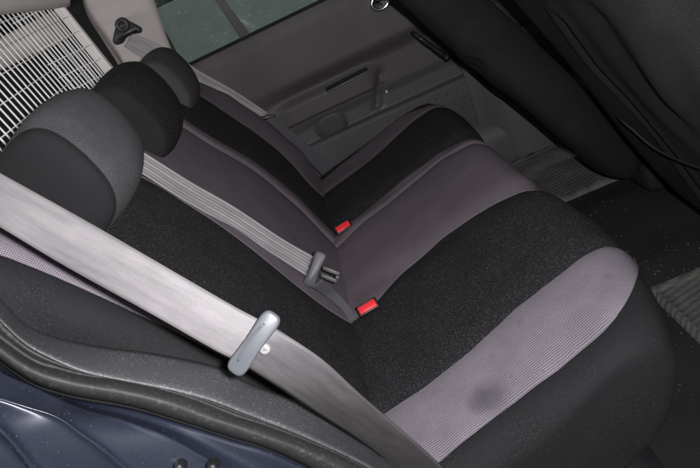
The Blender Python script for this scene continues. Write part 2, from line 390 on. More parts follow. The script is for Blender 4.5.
for b, i1 in ((b2, ITOP+12), (b3, ITOP+12)):
    mb = MB(); mb.tube([cush(i, b[i], .0012) for i in range(16, i1)], .0012, 6); mb.build('piping', M['piping'], cushion)
# hard base under the cushion
mb = MB()
pr_ = cr([(.44, -.30), (.40, -.25), (.34, -.205), (.22, -.19), (.0, -.19)], 16)
mb.grid([[(x, y, z) for y in np.linspace(-.0, 1.25, 12)] for x, z in pr_])
mb.grid([[(x, .0, z), (x, .0, -.33)] for x, z in pr_])
mb.build('seat_base', M['seat_plastic'], seat)

# backrest -----------------------------------------------------------
SP = cr([(0.02, -.06), (0.004, -.02), (.0, .05), (.004, .15), (.008, .27), (.004, .4), (.0, .5), (-.012, .555), (-.045, .585), (-.085, .575), (-.11, .54), (-.115, .45)], 72)
ST = np.gradient(SP, axis=0); ST /= np.linalg.norm(ST, axis=1)[:, None]
SNn = np.stack([ST[:, 1], -ST[:, 0]], 1); NS_ = len(SP)
def bolst(y, s):
    """side bolsters come forward a little"""
    k = math.exp(-((y-1.24)/.07)**2)
    return .035*k*np.interp(s, [0, .1, .4, .55], [.3, .9, .8, .1])
def back(i, y, off=0.):
    n, s = SP[i]; nn, ns = SNn[i]; o = off+bolst(y, s)
    o += .0024*noise.noise(Vector((s*8, y*8, 2.3)))+.0012*noise.noise(Vector((s*20, y*22, 5.)))+.0012*noise.noise(Vector((s*10, y*40, 9.)))*math.exp(-abs(s)/.10)
    if s > .3: s = .3+(s-.3)*(1+.34*(1-sst(y, .10, .26)))
    return bpt(n+nn*o, s+ns*o, y)
def bb(tab): xs, ys = zip(*tab); return np.interp(np.maximum(SP[:, 1], -.06), xs, ys)
def bsm(tab):
    o = bb(tab); return np.convolve(np.pad(o, 4, mode='edge'), np.ones(9)/9, 'valid')
a0 = bsm([(-.06, .05), (.2, .062), (.275, .062), (.376, .060), (.466, .048), (.533, .037), (.594, .027)])
a1 = bsm([(-.06, .12), (.2, .145), (.4, .135), (.6, .11)])
a2 = bsm([(-.06, .41), (0, .41), (.06, .408), (.14, .414), (.24, .421), (.36, .444), (.5, .443), (.6, .44)])
a3 = bsm([(-.06, .74), (0, .765), (.06, .82), (.11, .852), (.245, .862), (.386, .828), (.475, .822), (.6, .82)])
a4 = bsm([(-.06, .80), (0, .83), (.06, .885), (.11, .912), (.245, .918), (.386, .876), (.475, .862), (.6, .86)])
a5 = bsm([(-.06, 1.07), (.0, 1.08), (.08, 1.13), (.2, 1.16), (.35, 1.15), (.5, 1.14), (.6, 1.14)])
a6 = bsm([(-.06, 1.19), (.0, 1.21), (.1, 1.26), (.2, 1.285), (.35, 1.265), (.5, 1.22), (.6, 1.20)])
def back_panel(ya, yb, nv, puff, base=.0008):
    return np.array([[back(i, ya[i]*(1-t)+yb[i]*t, base+puff*(1-abs(2*t-1)**5)) for t in np.linspace(0, 1, nv)] for i in range(NS_)])
def back_flank(edge, ysign):
    ring0 = np.array([back(i, edge[i]) for i in range(NS_)])
    ye = edge-ysign*.028
    ctrl = np.array([back(i, ye[i]) for i in range(NS_)])
    cen = bpt(-.055, .25, 0); ins = []
    for i in range(NS_):
        p = ctrl[i].copy(); n, s = SP[i]; tgt = bpt(-.055, min(max(s, .0), .58), 0); d = tgt-p; d[1] = 0; L = np.linalg.norm(d)+1e-6
        p += d/L*min(.035, L*.7); p[1] = ye[i]-ysign*.008; ins.append(p)
    ins = np.array(ins); G = [(1-t)**2*ring0+2*t*(1-t)*ctrl+t*t*ins for t in np.linspace(0, 1, 8)]
    mid = np.array([bpt(-.055, min(max(SP[i][1], .0), .52), ins[i][1]) for i in range(NS_)])
    for t in (.5, 1): G.append(ins*(1-t)+mid*t)
    return np.array(G)
mb = MB(); mb.grid(back_flank(a0, 1)); mb.grid(back_flank(a6, -1)); mb.grid([[back(i, a0[i]*(1-t)+a6[i]*t, -.004*min(1, 40*t*(1-t))) for t in np.linspace(0, 1, 60)] for i in range(NS_)])
backrest = mb.build('backrest', M['charcoal'], seat)
def bpanel(name, ya, yb, m, nv, puff):
    mb = MB(); mb.grid(back_panel(ya, yb, nv, puff)); return mb.build(name, m, backrest)
bpanel('outer_band', a0, a1, M['lavender'], 10, .006)
bpanel('insert_panel', a1, a2, M['black_knit'], 20, .008)
bpanel('centre_panel', a2, a3, M['mauve'], 20, .008)
bpanel('bolster_strip', a3, a4, M['mauve'], 9, .008)
bpanel('insert_panel', a4, a5, M['black_knit'], 18, .006)
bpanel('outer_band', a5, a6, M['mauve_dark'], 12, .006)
for a in (a2, a3):
    mb = MB(); mb.tube([back(i, a[i], .0012) for i in range(5, 52)], .0012, 6); mb.build('piping', M['piping'], backrest)

# lint on the cloth
mb = MB()
for _ in range(170):
    i = int(rng.integers(22, ITOP+9)); y = rng.uniform(.02, 1.1); p = cush(i, y, .0095); a = rng.random()*6.28; L = .0006+.0045*rng.random()**3
    d = np.array([math.cos(a), math.sin(a), 0])*L; c_ = np.array([-d[1], d[0], 0])*.35*rng.uniform(-1, 1)
    mb.tube([p-d, p+c_, p+d], .00016+.00012*rng.random(), 4)
lint = mb.build('lint', M['lint'], seat, weld=False); lint['kind'] = 'stuff'
# headrests ------------------------------------------------------------
def headrest(n0, s0, hn, hs, y0, y1, wrap, capm, label, big=1.14, lean=.0):
    NA = 56; ang = np.linspace(0, 2*math.pi, NA, endpoint=False)
    def ring(y, k, dn=0.):
        R = []
        for a in ang:
            c, s_ = math.cos(a), math.sin(a); e = 2/3.1
            px = abs(c)**e*(1 if c > 0 else -1); py = abs(s_)**e*(1 if s_ > 0 else -1)
            sk = 1-.10*max(0, -py)
            R.append(bpt(n0+dn+hn*k*px*sk+.012*py, s0+hs*k*py, y))
        return np.array(R)
    L = y1-y0; G = []
    for t in np.linspace(0, 1, 22):
        k = 1+(big-1)*math.sin(math.pi*t)**.85
        G.append(ring(y0+L*t, k))
    mb = MB(); mb.grid(np.array(G), closed=True)
    o = mb.build('headrest', wrap, seat); o['label'] = label
    for ye, sg in ((y0, -1), (y1, 1)):
        C = [ring(ye, 1.0)]
        for t in np.linspace(0, 1, 9)[1:]:
            C.append(ring(ye+sg*.022*math.sin(t*math.pi/2)**.8, max(.001, math.cos(t*math.pi/2)**.7)))
        mb = MB(); mb.grid(np.array(C), closed=True); mb.build('end_panel', capm, o)
        if sg < 0 or True:
            mb = MB(); mb.tube(np.vstack([ring(ye, 1.0), ring(ye, 1.0)[:1]]), .0009, 6, cap=False); mb.build('seam', capm, o)
    return o
headrest(.008, .612, .082, .083, .195, .418, M['headrest_weave'], M['cap_cloth'], 'headrest with grey textured wrap, nearest the open door')
headrest(-.004, .580, .082, .087, .565, .785, M['black_knit'], M['cap_cloth'], 'middle headrest with black wrap and charcoal end panel')
headrest(-.030, .556, .084, .082, .975, 1.170, M['far_cloth'], M['far_cloth'], 'headrest with plain charcoal wrap, nearest the far window')

# ------------------------------------------------------------------ SEAT BELTS
def ribbon(name, up, lo, m, parent, nv=9, n=60, ridges=0, amp=.0, solid=.0016, curl=.0):
    A = cr(up, n); B = cr(lo, n); G = []
    for i in range(n):
        row = []
        for j, t in enumerate(np.linspace(0, 1, nv)):
            p = A[i]*(1-t)+B[i]*t
            tocam = CAM-p; tocam = tocam/np.linalg.norm(tocam)
            p = p+tocam*(amp*math.sin(2*math.pi*ridges*t)+curl*math.sin(math.pi*t))
            row.append(p)
        G.append(row)
    mb = MB(); mb.grid(np.array(G))
    return mb.build(name, m, parent, solid=solid)
# near belt
nb = thing('seat_belt', 'broad pale grey shoulder belt crossing the front, with a grey slotted tongue and stud', 'seat belt', 'rear seat belts')
upx = [((-60, 140), .605), ((0, 173), .615), ((90, 223), .628), ((147, 256), .633), ((230, 304), .636), ((262, 321), .636)]
lpx = [((-60, 192), .60), ((0, 227), .61), ((67, 267), .622), ((150, 313), .628), ((215, 350), .631), ((236, 360), .632)]
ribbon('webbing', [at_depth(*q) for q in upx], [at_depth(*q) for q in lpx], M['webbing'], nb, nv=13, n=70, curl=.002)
up2 = [((262, 321), .637), ((280, 331), .636), ((323, 360), .650), ((360, 394), .695), ((406, 434), .775), ((440, 465), .85), ((470, 500), .93)]
lo2 = [((236, 360), .632), ((250, 368), .637), ((285, 391), .672), ((313, 410), .72), ((353, 436), .80), ((386, 461), .87), ((420, 496), .94)]
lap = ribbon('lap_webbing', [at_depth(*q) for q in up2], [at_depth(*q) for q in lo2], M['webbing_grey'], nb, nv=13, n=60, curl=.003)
# tongue: rounded bar the webbing passes through
c0 = at_depth((254, 343), .622); e1 = at_depth((276, 313), .622)-at_depth((234, 373), .622); Lb = np.linalg.norm(e1)/2; e1 /= Lb*2
e2 = np.cross(FW, e1); e2 /= np.linalg.norm(e2)
def bar(c, ax, bx, nx, L, W, T, m, name, parent, pinch=0.):
    prof = []
    K = 40
    for a in np.linspace(0, 2*math.pi, K, endpoint=False):
        ca, sa = math.cos(a), math.sin(a)
        px = abs(ca)**.45*np.sign(ca)*L; py = abs(sa)**.7*np.sign(sa)*W*(1-pinch*(1-(px/L)**2))
        prof.append((px, py))
    G = []
    for z, k in ((-1, .78), (-.8, .93), (-.4, 1), (.4, 1), (.8, .93), (1, .78)):
        G.append([c+ax*(x-np.sign(x)*(1-k)*W)+bx*y*k+nx*z*T for x, y in prof])
    G = np.array(G); mb = MB(); mb.grid(G, closed=True); mb.poly(G[0]); mb.poly(G[-1], flip=True)
    return mb.build(name, m, parent)
bow = -FW
tg = bar(c0, e1, e2, bow, Lb, .0140, .0045, M['tongue'], 'tongue', nb, pinch=.30)
mb = MB()
mb.tube([c0+e1*(t*Lb*.62)-e2*(.0055-.003*t*t)+bow*.0058 for t in np.linspace(-1, 1, 14)], .0012, 8)
mb.build('rib', M['tongue'], tg)
sc_ = at_depth((265, 348.5), .6285)
mb = MB()
for r0, r1, z0, z1 in ((.0002, .0042, .004, .0045), (.0042, .0058, .0045, .0036), (.0058, .0062, .0036, 0)):
    mb.grid([[sc_+(e1*math.cos(a)+e2*math.sin(a))*r+bow*z for a in np.linspace(0, 2*math.pi, 28, endpoint=False)] for r, z in ((r0, z0), (r1, z1))], closed=True)
st = mb.build('stud', M['stud'], nb)
mb = MB()
for off in (-.0011, .0011):
    mb.tube([sc_+e1*off*.7+e2*off+(e1*math.cos(a)+e2*math.sin(a))*.0013+bow*.0046 for a in np.linspace(off*500, off*500+4.2, 10)], .00035, 6)
mb.build('mark', M['tongue_dark'], st)

# centre belt
cb = thing('seat_belt', 'folded ridged grey belt lying on the middle backrest with a dark metal latch', 'seat belt', 'rear seat belts')
def eqd(pu, pl_, off):
    c = ((pu[0]+pl_[0])/2, (pu[1]+pl_[1])/2); d = depth_of(on_back(c, off)); return at_depth(pu, d), at_depth(pl_, d)
prs = [eqd((110, 132), (108, 153), .03), eqd((147, 154), (145, 176), .03), eqd((190, 181), (184, 201), .025), eqd((235, 207), (228, 226), .025), eqd((280, 237), (272, 254), .03), eqd((313, 256), (306, 276), .035)]
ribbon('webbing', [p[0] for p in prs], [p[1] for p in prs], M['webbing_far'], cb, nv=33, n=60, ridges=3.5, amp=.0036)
prs = [eqd((322, 279), (312, 287), .03), eqd((336, 291), (326, 297), .02), eqd((350, 307), (342, 310), .015), eqd((357, 320), (349, 322), .008)]
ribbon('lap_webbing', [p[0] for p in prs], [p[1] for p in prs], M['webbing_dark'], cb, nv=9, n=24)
dT = depth_of(on_back((315, 270), .04))
ct = at_depth((315, 269), dT); f1 = at_depth((322, 252), dT)-at_depth((308, 287), dT); Lt = np.linalg.norm(f1)/2; f1 /= 2*Lt
f2 = np.cross(FW, f1); f2 /= np.linalg.norm(f2)
if f2@RT < 0: f2 = -f2
tg2 = bar(ct, f1, f2, -FW, Lt, .0185, .007, M['tongue_dark'], 'tongue', cb, pinch=.42)
mb = MB()
cm = ct+f2*.033+f1*.001
mb.frame_box(cm+f1*.0075, f2*.019, f1*.0045, FW*.0012); mb.frame_box(cm-f1*.0085+f2*.001, f2*.018, f1*.0045, FW*.0012); mb.frame_box(cm+f2*.017-f1*.0004, f2*.004, f1*.0034, FW*.0012)
mb.build('latch_plate', M['black_metal'], tg2, bevel=.0006)
# far belt
fb = thing('seat_belt', 'narrow looking grey belt hanging from the anchor on the far pillar', 'seat belt', 'rear seat belts')
U3 = [on_y((133, 33), 1.30), on_y((165, 48), 1.29), on_y((200, 71), 1.275), on_y((235, 91), 1.265), on_y((268, 113), 1.255)]
L3 = [on_y((124, 46), 1.30), on_y((150, 62), 1.29), on_y((190, 82), 1.275), on_y((228, 101), 1.265), on_y((262, 118), 1.255)]
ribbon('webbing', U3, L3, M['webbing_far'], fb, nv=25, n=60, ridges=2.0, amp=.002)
U4 = [on_y((272, 115), 1.255), on_y((300, 138), 1.262), on_y((325, 160), 1.275), on_y((345, 178), 1.29)]
L4 = [on_y((264, 122), 1.255), on_y((290, 145), 1.262), on_y((315, 168), 1.275), on_y((335, 190), 1.29)]
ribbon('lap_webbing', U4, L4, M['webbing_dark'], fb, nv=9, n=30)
c3 = on_y((267, 117), 1.245); bar(c3, (on_y((277, 115), 1.245)-on_y((257, 119), 1.245))/np.linalg.norm(on_y((277, 115), 1.245)-on_y((257, 119), 1.245)), UP, -FW, .028, .0055, .005, M['anchor'], 'tongue', fb)
# D-ring cover with bolt
def tri_plate(pts, y, th, m, name, parent, rnd=6):
    P = [on_y(p, y) for p in pts]; c = sum(P)/len(P); L = cr(P+[P[0]], 48)[:-1]; G = []
    for k, d in ((1.0, 0), (1.02, -.35), (.99, -.75), (.90, -1.)):
        G.append([c+(p-c)*k+np.array([0, th*d, 0]) for p in L])
    G = np.array(G); mb = MB(); mb.grid(G, closed=True); mb.poly(G[-1]); return mb.build(name, m, parent)
dr = tri_plate([(119, 19.5), (123, 18), (128, 20), (136, 24), (142, 28), (141.5, 32), (136, 33), (127, 37), (124, 42), (118, 44), (114, 41), (115, 33), (117, 25)], 1.318, .02, M['anchor'], 'anchor_ring', fb)
mb = MB()
bc = on_y((122.5, 25), 1.295)
mb.grid([[bc+np.array([math.cos(a)*r, z, math.sin(a)*r]) for a in np.linspace(0, 2*math.pi, 24, endpoint=False)] for r, z in ((.021, .012), (.0205, -.004), (.018, -.007), (.010, -.008), (.009, -.004), (.0005, -.004))], closed=True)
mb.build('bolt', M['anchor'], dr)
mb = MB(); mb.tube([on_y(p, 1.292) for p in ((120, 40), (128, 34.5), (137, 30.5))], .0035, 8); mb.build('slot', M['gap'], dr)

# ------------------------------------------------------------------ BUCKLES
def buckle(px, L, label, tilt):
    t = thing('belt_buckle', label, 'buckle', 'seat belt buckles')
    P = px
    ax = np.array([math.cos(tilt), math.sin(tilt), .05]); ax /= np.linalg.norm(ax)
    nz = np.array([.10, -.62, .78]); nz -= ax*(nz@ax); nz /= np.linalg.norm(nz)
    bx = np.cross(nz, ax)
    mb = MB(); mb.frame_box(P-nz*.026, ax*(L+.004), bx*.0125, nz*.026); h = mb.build('housing', M['black_plastic'], t, bevel=.003)
    mb = MB(); mb.frame_box(P-nz*.0005, ax*L, bx*.0085, nz*.0035); mb.build('release_button', M['red'], t, bevel=.0022)
    mb = MB(); mb.frame_box(P+bx*.0105-nz*.004, ax*(L+.001), bx*.001, nz*.0045); mb.build('slot_lip', M['black_plastic'], t, bevel=.0006)
    return t
buckle(np.array([.050, .412, .022]), .0205, 'black buckle with a red button between the near black cushion and middle cushion', math.radians(8))
buckle(np.array([.043, .80, .022]), .0205, 'black buckle with a red button beside the far black cushion', math.radians(14))

# ------------------------------------------------------------------ CAR BODY
body = thing('parked_car', 'dark blue car with wet door jamb, beige pillar trim and dark grey far door', 'car')
def loft(rows, n=90, sub=5):
    """rows = (pixel polyline, y plane); smooth between rows"""
    R = [np.array([on_y(p, y) for p in cr(px, n)]) for px, y in rows]
    R = np.array(R); G = []
    out = np.array([cr(R[:, j], (len(rows)-1)*sub+1) for j in range(n)])
    return out
trim_top = [(-45, 258), (-20, 280), (0, 299), (23, 322), (50, 336), (96, 347), (154, 355), (215, 368), (250, 385), (300, 405), (350, 436), (383, 457), (420, 482), (460, 510)]
ridge = [(-45, 272), (-20, 298), (0, 319), (20, 338), (38, 350), (77, 368), (115, 378), (173, 389), (211, 399), (240, 410), (290, 429), (333, 448), (372, 468), (430, 505)]
groove = [(-45, 293), (-20, 318), (0, 338), (33, 361), (58, 369), (83, 375), (133, 383), (187, 397), (233, 415), (276, 429), (333, 452), (366, 469), (420, 500)]
low = [(-45, 318), (-20, 342), (0, 360), (33, 382), (58, 391), (83, 397), (133, 406), (187, 422), (233, 437), (266, 447), (300, 462), (350, 488)]
def sh(px, d): return [(x, y+d) for x, y in px]
def mixpx(a, b, t):
    A, B = cr(a, 40), cr(b, 40); return [tuple(q) for q in A*(1-t)+B*t]
mb = MB()
mb.grid(loft([(sh(trim_top, -2), .03), (trim_top, -.012), (mixpx(trim_top, ridge, .12), -.028), (mixpx(trim_top, ridge, .6), -.062), (ridge, -.085), (sh(ridge, 3), -.083)]))
mb.build('sill_trim', M['sill'], body)
mb = MB()
mb.grid(loft([(sh(ridge, 1), -.078), (sh(ridge, 2.5), -.089), (mixpx(ridge, groove, .45), -.093), (mixpx(ridge, groove, .8), -.089), (groove, -.090), (mixpx(groove, low, .2), -.103),
              (mixpx(groove, low, .5), -.113), (mixpx(groove, low, .85), -.112), (low, -.100), (sh(low, 1), -.07)], sub=4))
sl = mb.build('door_seal', M['rubber'], body); sl['label'] = 'scuffed black rubber door seal with water marks'
l1 = [(-45, 330), (-20, 355), (0, 372), (40, 390), (75, 406), (97, 413), (120, 419), (166, 436), (216, 464), (260, 490), (320, 525)]
l2 = [(-45, 388), (0, 399), (30, 408), (58, 418), (78, 432), (104, 451), (125, 469), (150, 490), (190, 525)]
l3 = [(-60, 395), (-20, 417), (0, 430), (18, 450), (32, 468), (60, 500), (100, 530)]
mb = MB()
PAINT = loft([(sh(low, 3), -.085), (sh(low, 5), -.096), (mixpx(sh(low, 5), l1, .5), -.103), (mixpx(sh(low, 5), l1, .9), -.118), (l1, -.124), (mixpx(l1, l2, .15), -.128), (mixpx(l1, l2, .85), -.150), (l2, -.158),
              (mixpx(l2, l3, .12), -.157), (mixpx(l2, l3, .8), -.175), (l3, -.186), (mixpx(l3, sh(l3, 60), .3), -.185), (sh([(x-40, y) for x, y in l3], 60), -.22)], sub=5)
mb.grid(PAINT)
pn_ = mb.build('body_panel', M['paint'], body); pn_['label'] = 'dark blue painted door jamb covered in water drops'
mb = MB(); mb.grid(loft([(sh(low, -4), -.07), (sh(low, 2), -.078), (sh(low, 8), -.072)], sub=3)); mb.build('seam_gap', M['gap'], body)
# rain drops on the paint and trim
def drops(Gs, n, rmin, rmax, name, parent):
    mb = MB()
    for G, cnt in zip(Gs, n):
        a, b = G.shape[:2]
        for _ in range(cnt):
            i = rng.uniform(1, a-2); j = rng.uniform(2, b-2); i0, j0 = int(i), int(j); fi, fj = i-i0, j-j0
            p = G[i0, j0]*(1-fi)*(1-fj)+G[i0+1, j0]*fi*(1-fj)+G[i0, j0+1]*(1-fi)*fj+G[i0+1, j0+1]*fi*fj
            e1_ = G[i0+1, j0]-G[i0, j0]; e2_ = G[i0, j0+1]-G[i0, j0]; nn = np.cross(e1_, e2_); nl = np.linalg.norm(nn)
            if nl < 1e-10: continue
            nn /= nl
            if nn@(CAM-p) < 0: nn = -nn
            t1 = np.cross(nn, [1, .2, .1]); t1 /= np.linalg.norm(t1); t2 = np.cross(nn, t1)
            r = rmin+(rmax-rmin)*rng.random()**3
            rings = [[p+(t1*math.cos(q)+t2*math.sin(q))*r*c+nn*r*h for q in np.linspace(0, 2*math.pi, 8, endpoint=False)] for c, h in ((1, -.1), (.9, .3), (.55, .55), (.02, .65))]
            mb.grid(rings, closed=True)
    o = mb.build(name, M['drop'], parent, weld=False); o['kind'] = 'stuff'; return o
drops([PAINT], [650], .00022, .0008, 'water_drops', body)

# far pillar trim, quarter window, cargo side
def sheet(rows, m, name, parent, n=30, sub=4, solid=0):
    mb = MB(); mb.grid(loft(rows, n=n, sub=sub)); return mb.build(name, m, parent, solid=solid)
sheet([([(135, -40), (150, -12), (168, 40), (186, 80), (210, 125)], 1.37), ([(131, -40), (146, -10), (165, 42), (181, 80), (200, 130)], 1.352), ([(118, -40), (128, -8), (140, 40), (150, 90), (165, 140)], 1.338),
       ([(104, -40), (107, 0), (118, 40), (132, 80), (150, 140)], 1.338), ([(86, -40), (88, 4), (108, 40), (124, 66), (150, 120)], 1.352), ([(82, -40), (84, 6), (104, 42), (120, 68), (146, 124)], 1.38)], M['trim'], 'pillar_trim', body)
sheet([([(60, -40), (60, 20), (80, 60), (100, 110)], 1.385), ([(110, -40), (112, 20), (128, 60), (150, 110)], 1.385)], M['gap'], 'quarter_window', body)
mb = MB()
def slab(mb, x0, x1, y0, y1, z0, z1): mb.frame_box(((x0+x1)/2, (y0+y1)/2, (z0+z1)/2), ((x1-x0)/2, 0, 0), (0, (y1-y0)/2, 0), (0, 0, (z1-z0)/2))
slab(mb, -1.6, -.44, 1.40, 1.44, -.35, .705); mb.build('cargo_side', M['cargo_dark'], body)
mb = MB(); zs_ = [(.708, 1.395), (.713, 1.372), (.745, 1.362), (.785, 1.366), (.792, 1.395)]
mb.grid([[(x, y, z+(x+.5)*-.0) for x in np.linspace(-1.6, -.50, 20)] for z, y in zs_]); mb.build('cargo_trim', M['trim'], body)
mb = MB(); slab(mb, -1.6, -.44, 1.42, 1.425, .79, 1.0); mb.build('cargo_window', M['gap'], body)
mb = MB(); slab(mb, -1.6, -1.55, -.05, 1.42, -.35, .62); mb.build('tailgate', M['cargo_dark'], body)
mb = MB(); slab(mb, -1.55, -.36, -.05, 1.40, -.02, .0); mb.build('cargo_floor', M['cargo_dark'], body)
mb = MB()
mb.grid([[(x, y, 1.0-.10*((y-.66)/.7)**4) for y in np.linspace(-.10, 1.43, 24)] for x in np.linspace(-1.5, 1.2, 20)]); mb.build('roof_lining', M['lining'], body, solid=.02)
mb = MB(); slab(mb, 1.25, 2.0, 1.43, 1.46, -.4, 1.0); mb.build('front_door', M['door'], body)
mb = MB(); slab(mb, 1.9, 2.0, -.1, 1.43, -.4, .55); mb.build('dashboard', M['black_plastic'], body, bevel=.04)
# far sill and foot of the centre pillar
mb = MB()
sp = cr([(1.47, -.10), (1.40, -.13), (1.365, -.17), (1.355, -.22), (1.352, -.31)], 16)
mb.grid([[(x, y, z) for y, z in sp] for x in np.linspace(.0, 1.4, 30)]); mb.build('far_sill', M['door_low'], body)
mb = MB()
G = []
for x in np.linspace(.60, .86, 14):
    k = 1-math.exp(-((x-.60)/.07)**2)
    G.append([(x, 1.40-.055*k*w, z) for z, w in ((.15, .8), (.05, .85), (-.08, .95), (-.16, 1.1), (-.24, 1.25), (-.30, 1.3))])
mb.grid(G); mb.build('pillar_foot', M['door_low'], body)
# striker bolts on the jamb
for px in ((180, 466), (213, 466)):
    c = on_y(px, -.137); nrm = np.array([.25, -.8, .5]); nrm /= np.linalg.norm(nrm); t1 = np.cross(nrm, [0, 0, 1]); t1 /= np.linalg.norm(t1); t2 = np.cross(nrm, t1)
    mb = MB(); mb.grid([[c+(t1*math.cos(a)+t2*math.sin(a))*r+nrm*z for a in np.linspace(0, 2*math.pi, 18, endpoint=False)] for r, z in ((.0078, -.006), (.0078, .003), (.0055, .006), (.0052, .010), (.0035, .012), (.0003, .012))], closed=True)
    mb.build('striker_bolt', M['black_metal'], body)

# ------------------------------------------------------------------ FAR DOOR
def door_y(x, z):
    y = 1.40
    y += .012*sst(z, .44, .50)                                   # roll into the window
    y += .050*sst(x, -.25, .10)*(1-sst(z, .225, .30))              # scoop under the upper roll
    arm = sst(z, .142, .153)*(1-sst(z, .205, .245))*sst(x, -.10, .02)*(1-sst(x, .28, .36))
    y -= .034*arm
    y += .022*math.exp(-((x-.300-(z-.1)*.45)/.013)**2)*sst(z, .055, .075)*(1-sst(z, .17, .21))
    y += .012*(1-sst(z, .10, .14))
    y -= .038*(1-sst(z, .046, .056))                             # map pocket lip
    y += .02*(1-sst(z, -.22, .0))
    return y
xs = np.linspace(-.50, 1.25, 150); zs = np.concatenate([np.linspace(-.22, .03, 14), np.linspace(.038, .07, 14), np.linspace(.075, .30, 46), np.linspace(.31, .484, 14)])
mb = MB(); G = np.array([[(x, door_y(x, z), z) for z in zs] for x in xs]); mb.grid(G)
mi = []
for f in mb.f:
    zc = sum(mb.v[i][2] for i in f)/4; mi.append(1 if zc < .128 else 0)
mb.mi = mi
for i in range(9):
    for j in range(3):
        x, z = .26+i*.038+(j % 2)*.019, .02-j*.035
        c = np.array([x, door_y(x, z)-.0006, z])
        mb.poly([c+np.array([.0035*math.cos(a), 0, .0035*math.sin(a)]) for a in np.linspace(0, 2*math.pi, 9)[:-1]], mi=2)
door = mb.build('rear_door', [M['door'], M['door_low'], M['anchor']], body); door['label'] = 'closed far door in dark grey plastic with pull slot and speaker'
mb = MB(); mb.tube([(x, door_y(x, .047)-.0015, .0515) for x in np.linspace(-.4, 1.2, 60)], .0028, 8); mb.build('pocket_lip', M['trim'] if False else M['tongue_dark'], door)
# pull slot
mb = MB(); A_ = np.array([.165, 0, .200]); B_ = np.array([.300, 0, .200])
yy = door_y(.23, .195)-.003
A_ = on_y((327, 91), yy); B_ = on_y((368, 70), yy); d_ = (B_-A_)/np.linalg.norm(B_-A_); n_ = np.array([-d_[2], 0, d_[0]])
mb.frame_box((A_+B_)/2+n_*.004, d_*np.linalg.norm(B_-A_)*.5, n_*.0085, np.array([0, .004, 0])); mb.build('pull_slot', M['gap'], door, bevel=.003)
mb = MB(); mb.frame_box((A_+B_)/2-n_*.003-np.array([0, .004, 0]), d_*np.linalg.norm(B_-A_)*.5, n_*.0045, np.array([0, .005, 0])); mb.build('pull_handle', M['tongue_dark'], door, bevel=.003)
# speaker grille: a disc of small holes
mb = MB(); cs = on_y((331, 125), min(door_y(.10, .09), door_y(.05, .07), door_y(.15, .11))-.003); R_ = .064
mb.grid([[cs+np.array([math.cos(a)*r, dy, math.sin(a)*r*.85]) for a in np.linspace(0, 2*math.pi, 40, endpoint=False)] for r, dy in ((R_, .004), (R_*.97, .0), (R_*.5, -.001), (.0005, -.001))], closed=True)
for i in range(-9, 10):
    for j in range(-9, 10):
        x, z = (i+.5*(j % 2))*.0066, j*.0058
        if (x*x+z*z) < (R_*.93)**2:
            mb.poly([cs+np.array([x+.0021*math.cos(a), -.0022, (z+.0021*math.sin(a))*.85]) for a in np.linspace(0, 2*math.pi, 7)[:-1]], mi=1)
mb.build('speaker_grille', [M['door_low'], M['gap']], door)
mb = MB(); rc = on_y((386.5, 91.5), door_y(.33, .13)-.006); mb.frame_box(rc, (.0025, 0, 0), (0, .002, 0), (0, 0, .005)); mb.build('reflector', M['reflector'], door, bevel=.0012)
# lock bezel and window crank
mb = MB(); hc = on_y((380, 2), 1.392)
mb.grid([[hc+np.array([math.cos(a)*r*1.3, dy, math.sin(a)*r]) for a in np.linspace(0, 2*math.pi, 28, endpoint=False)] for r, dy in ((.027, .01), (.027, -.006), (.021, -.010), (.016, -.004), (.0005, .002))], closed=True); mb.build('lever_bezel', M['chrome'], door)
mb = MB(); k1, k2 = on_y((417, 36), 1.335), on_y((446, 57), 1.335)
mb.tube([k1+(k2-k1)*t+np.array([0, 0, .0]) for t in np.linspace(0, 1, 8)], [.006, .009, .010, .010, .010, .011, .012, .009], 10)
mb.tube([k1, k1+np.array([0, .06, 0])], .008, 10); mb.tube([k2, k2+np.array([0, -.02, 0])], .011, 12); mb.build('window_crank', M['black_plastic'], door)
# window: black frame, rubber along the sill, divider, two panes
YW = 1.412
def strip(pa, pb, y, m, name, th=.012):
    mb = MB(); A = np.array([on_y(p, y) for p in pa]); B = np.array([on_y(p, y) for p in pb])
    mb.grid(np.array([A, B])); o = mb.build(name, m, door, solid=th, smooth=False); return o
strip([(128, -30), (139, 0), (151, 24), (174, 66)], [(138, -30), (149, 0), (161, 24), (186, 69)], YW-.005, M['black_plastic'], 'window_frame')
strip([(172, 71), (400, -39)], [(172, 74.5), (400, -35.5)], YW-.008, M['gap'], 'window_seal')
strip([(195, -32), (215, 0), (243, 42)], [(205, -32), (224, 0), (252, 37)], YW-.004, M['black_plastic'], 'window_divider')
strip([(135, -30), (147, 0), (180, 75)], [(202, -32), (222, 0), (250, 41)], YW+.006, M['glass'], 'window_pane', .004)
strip([(202, -32), (222, 0), (250, 41)], [(460, -160), (440, -100), (420, -40)], YW+.006, M['glass'], 'window_pane', .004)

